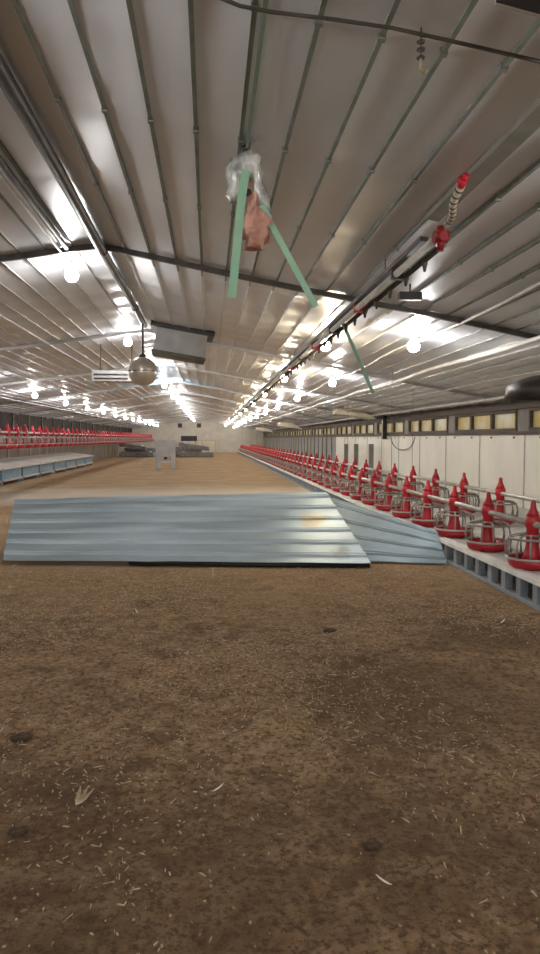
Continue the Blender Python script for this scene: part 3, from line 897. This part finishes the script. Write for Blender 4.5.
# inlet flaps on the right slope
k = 0
for px, py, Y in ((352, 414, 20.5), (289, 426, 34.0), (264, 430, 46.0)):
    p = at_y(px, py, Y)
    t = thing('inlet_flap', ['cream air inlet flap hanging over the far right feeders, nearest of three', 'cream air inlet flap hanging over the right feeders, middle of three', 'cream air inlet flap hanging over the right feeders, farthest of three'][k], 'air inlet', p, 0, 'inlet flaps along the right slope')
    bm = B(); hexa(bm, [(-.62, -.5, -.0), (.62, -.5, -.16), (.62, .5, -.16), (-.5, .5, .0), (-.5, -.5, .17), (.1, -.5, .14), (.1, .5, .14), (-.5, .5, .17)]); obj('flap', bm, 'flap', t)
    for sx in (-.3, .05):
        bm = B(); tube(bm, [(sx, 0, .12), (sx, 0, roof(p.x + sx) - p.z + .02)], .01, 6); obj('hanger', bm, 'dark_steel', t)
    k += 1

# posts on the far right slats, and a post in front of the window band
for k, (px, y0_, y1_) in enumerate(((346, 444, 461), (356, 444, 462), (371, 444, 464))):
    X = 4.95
    ang = math.atan((px - 270) / FPX) + YAW
    Y = X / math.tan(ang)
    a = at_y(px, y0_, Y); c_ = at_y(px, y1_, Y)
    bm = B(); box(bm, -.07, .07, -.05, .05, SH, a.z)
    tag(obj('perch_post', bm, 'grey_wall', None, (X, Y, 0)), 'dark grey post standing against the cream wall, %s of three from the left' % ORD[k], 'post', 'posts against the cream wall')
X = XR - .1; Y = X / math.tan(math.atan((384 - 270) / FPX) + YAW)
bm = B(); box(bm, -.06, .06, -.08, .08, WT - .1, roof(X) + .02)
tag(obj('bracket_post', bm, 'black', None, (X, Y, 0)), 'short black post fixed across the right window band', 'post')
# loop of wire on the wall
X = XR - .05; Y = X / math.tan(math.atan((402 - 270) / FPX) + YAW)
bm = B(); pts = [(X, Y + 1.1 * math.cos(a * math.pi / 12) , 1.36 - .32 * math.sin(a * math.pi / 12)) for a in range(13)]
tube(bm, pts, .012, 6); tag(obj('wire_loop', bm, 'dark_steel'), 'thin wire loop sagging on the cream wall', 'wire')

# ================================================================== FAR END ITEMS
p = at_z(165, 469)
t = thing('feed_hopper', 'pale grey feed hopper on legs standing in the far middle of the floor', 'hopper', (p.x, p.y, 0))
for sx in (-.40, .28):
    for yy in (0, .7):
        bm = B(); box(bm, sx, sx + .15, yy, yy + .12, -.01, .80); obj('leg', bm, 'hopper', t)
bm = B(); hexa(bm, [(-.36, .0, .55), (.38, .0, .55), (.38, .8, .55), (-.36, .8, .55), (-.48, -.05, 1.28), (.48, -.05, 1.28), (.48, .9, 1.28), (-.48, .9, 1.28)]); obj('bin', bm, 'hopper', t)
bm = B(); box(bm, -.3, .3, .02, .1, .26, .36); obj('cross_rail', bm, 'hopper', t)
bm = B(); box(bm, -.04, .10, -.02, .04, .42, .54); obj('chute', bm, 'black', t)

def trough(loc, rz, L_, label, grp, tilt=0, s=1.0):
    t = thing('metal_trough', label, 'trough', loc, rz, grp)
    bm = B(); pr = [(-.22, .2), (-.16, .02), (-.08, 0), (.08, 0), (.16, .02), (.22, .2), (.20, .2), (.14, .04), (-.14, .04), (-.20, .2)]
    a = [bm.verts.new((x * s, 0, z * s)) for x, z in pr]; c = [bm.verts.new((x * s, L_, z * s + tilt)) for x, z in pr]
    for i in range(len(pr)):
        bm.faces.new((a[i], a[(i + 1) % len(pr)], c[(i + 1) % len(pr)], c[i]))
    bm.faces.new(a); bm.faces.new(c[::-1])
    obj('channel', bm, 'trough', t)
    for yy in (.3, L_ - .3):
        bm = B(); box(bm, -.24 * s, .24 * s, yy - .04, yy + .04, .2 * s + tilt * yy / L_, .25 * s + tilt * yy / L_); obj('strap_bar', bm, 'hopper', t)
    return t
q = at_z(128, 457)
trough((q.x + 1.9, q.y, -.002), R(84), 2.5, 'grey trough at the front of the far left pile', 'troughs piled in the far left', 0, 1.7)
trough((q.x + 2.3, q.y + 1.25, -.002), R(84), 2.6, 'tall grey trough behind in the far left pile', 'troughs piled in the far left', 0, 3.2)
trough((q.x + 1.3, q.y + .05, .43), R(83), 1.9, 'grey trough tilted on top of the far left pile', 'troughs piled in the far left', .35, 1.5)
q = at_z(197, 457)
trough((q.x + 1.2, q.y, -.002), R(85), 2.5, 'grey trough at the front of the pile right of the hopper', 'troughs piled right of the hopper', 0, 1.7)
trough((q.x + .4, q.y + 1.9, -.002), R(85), 2.0, 'tall grey trough behind in the pile right of the hopper', 'troughs piled right of the hopper', .0, 3.6)
trough((q.x + .9, q.y + .05, .43), R(82), 2.2, 'grey trough slanting on top of the pile right of the hopper', 'troughs piled right of the hopper', .35, 1.5)
p = at_y(189, 438.5, 54)
t = thing('control_cabinet', 'wide black cabinet on a stand behind the trough pile', 'cabinet', (p.x, 54, 0))
bm = B(); box(bm, -.62, .62, 0, .5, p.z - .2, p.z + .2); obj('case', bm, 'black', t)
for sx in (-.5, .5):
    bm = B(); box(bm, sx - .05, sx + .05, .1, .4, -.01, p.z - .2); obj('leg', bm, 'trough', t)
for k, px in enumerate((180, 199)):
    p = at_y(px, 425.5, Y1 - .04)
    t = thing('exhaust_fan', ['dark square fan in the far gable wall, the left of two', 'dark square fan in the far gable wall, the right of two'][k], 'fan', p, 0, 'fans in the far gable wall')
    bm = B(); box(bm, -.2, .2, -.06, .039, -.2, .2); obj('housing', bm, 'dark_steel', t)
    bm = B()
    for j in range(5):
        a = j * 2 * math.pi / 5
        tube(bm, [(0, -.065, 0), (.16 * math.cos(a), -.075, .16 * math.sin(a))], [.02, .035], 5)
    obj('blades', bm, 'black', t)

# ================================================================== LITTER DETAILS
def ground(x, y): return hgt(x, y)
rnd = random.Random(3)
bm = B()
n_ = 0
while n_ < 9000:
    y = 1.5 + 5.7 * rnd.random() ** .5
    x = rnd.uniform(-.42 * y - .3, .62 * y)
    if x > 2.5: continue
    d = mnoise.noise((x * .9, y * .9, 21)) + .25
    if rnd.random() > .15 + 1.6 * d: continue
    L_ = rnd.uniform(.003, .008) * (.8 + .12 * y) * rnd.uniform(.5, 1.2) * rnd.choice((1, 1, 1, 1, 2.6)); wd = rnd.uniform(.0012, .0026) if L_ > .007 else rnd.uniform(.001, .004)
    a = rnd.uniform(0, math.pi); c, s = math.cos(a), math.sin(a)
    z = ground(x, y) + .004; tz = rnd.uniform(-.003, .007)
    pts = []
    for (u, v) in ((-L_, -wd * rnd.random()), (L_ * rnd.uniform(-.2, 1), -wd), (L_, wd * rnd.random()), (-L_ * rnd.uniform(-.2, 1), wd)):
        pts.append((x + u * c - v * s, y + u * s + v * c, z + (tz if u > 0 else 0)))
    hexa(bm, pts + [(p_[0], p_[1], p_[2] + .003) for p_ in pts])
    n_ += 1
o = obj('straw_litter', bm, 'straw'); tag(o, 'pale chopped straw scattered over the brown litter floor', 'straw', kind='stuff')
# individual clumps and feathers
def clump(px, py, r_, label):
    p = at_z(px, py)
    bm = B(); bmesh.ops.create_icosphere(bm, subdivisions=3, radius=r_)
    for v in bm.verts:
        f = 1 + .5 * mnoise.noise(v.co * (2.2 / r_)) + .2 * mnoise.noise(v.co * (6 / r_))
        v.co = Vector((v.co.x * f * 1.25, v.co.y * f, v.co.z * f * .5))
    tag(obj('litter_clump', bm, 'clump', None, (p.x, p.y, ground(p.x, p.y) + r_ * .22)), label, 'clump')
clump(22, 737, .035, 'dark litter clump lying at the left edge of the foreground')
clump(18, 830, .025, 'dark litter clump lying low at the left foreground edge')
clump(372, 845, .022, 'dark litter clump lying in the lower right foreground')
clump(330, 628, .035, 'dark litter clump lying in front of the right end of the long sheet')
def feather(px, py, L_, rz, label, upright=False, mt='feather', fan=1):
    p = at_z(px, py)
    bm = B()
    for q in range(fan):
        a = rz + (q - (fan - 1) / 2) * .35
        d = Vector((math.cos(a), math.sin(a), .12)) if not upright else Vector((math.cos(a) * .25, math.sin(a) * .25, 1))
        pts = [d * (L_ * u) + Vector((0, 0, .02 * u * u)) for u in (0, .25, .5, .75, 1)]
        tube(bm, pts, [.0015, L_ * .09, L_ * .11, L_ * .08, .001], 8, flat=(1, .3))
    tag(obj('feather' if mt == 'feather' else 'straw_tuft', bm, mt, None, (p.x, p.y, ground(p.x, p.y) + .006)), label, 'feather' if mt == 'feather' else 'straw')
feather(213, 577, .085, 1.6, 'small white feather standing up in front of the long sheet', True)
feather(76, 806, .085, 1.2, 'pale straw tuft lying at the lower left foreground', False, 'straw', 3)
feather(212, 790, .05, .3, 'white feather lying below the middle of the foreground')
feather(392, 884, .05, 2.8, 'white feather lying at the lower right foreground')
feather(500, 622, .06, .5, 'white feather lying near the slat platform at lower right')
feather(138, 612, .05, 2.1, 'white feather lying in front of the left half of the long sheet')
feather(10, 566, .08, .2, 'white feather lying at the front left corner of the long sheet')
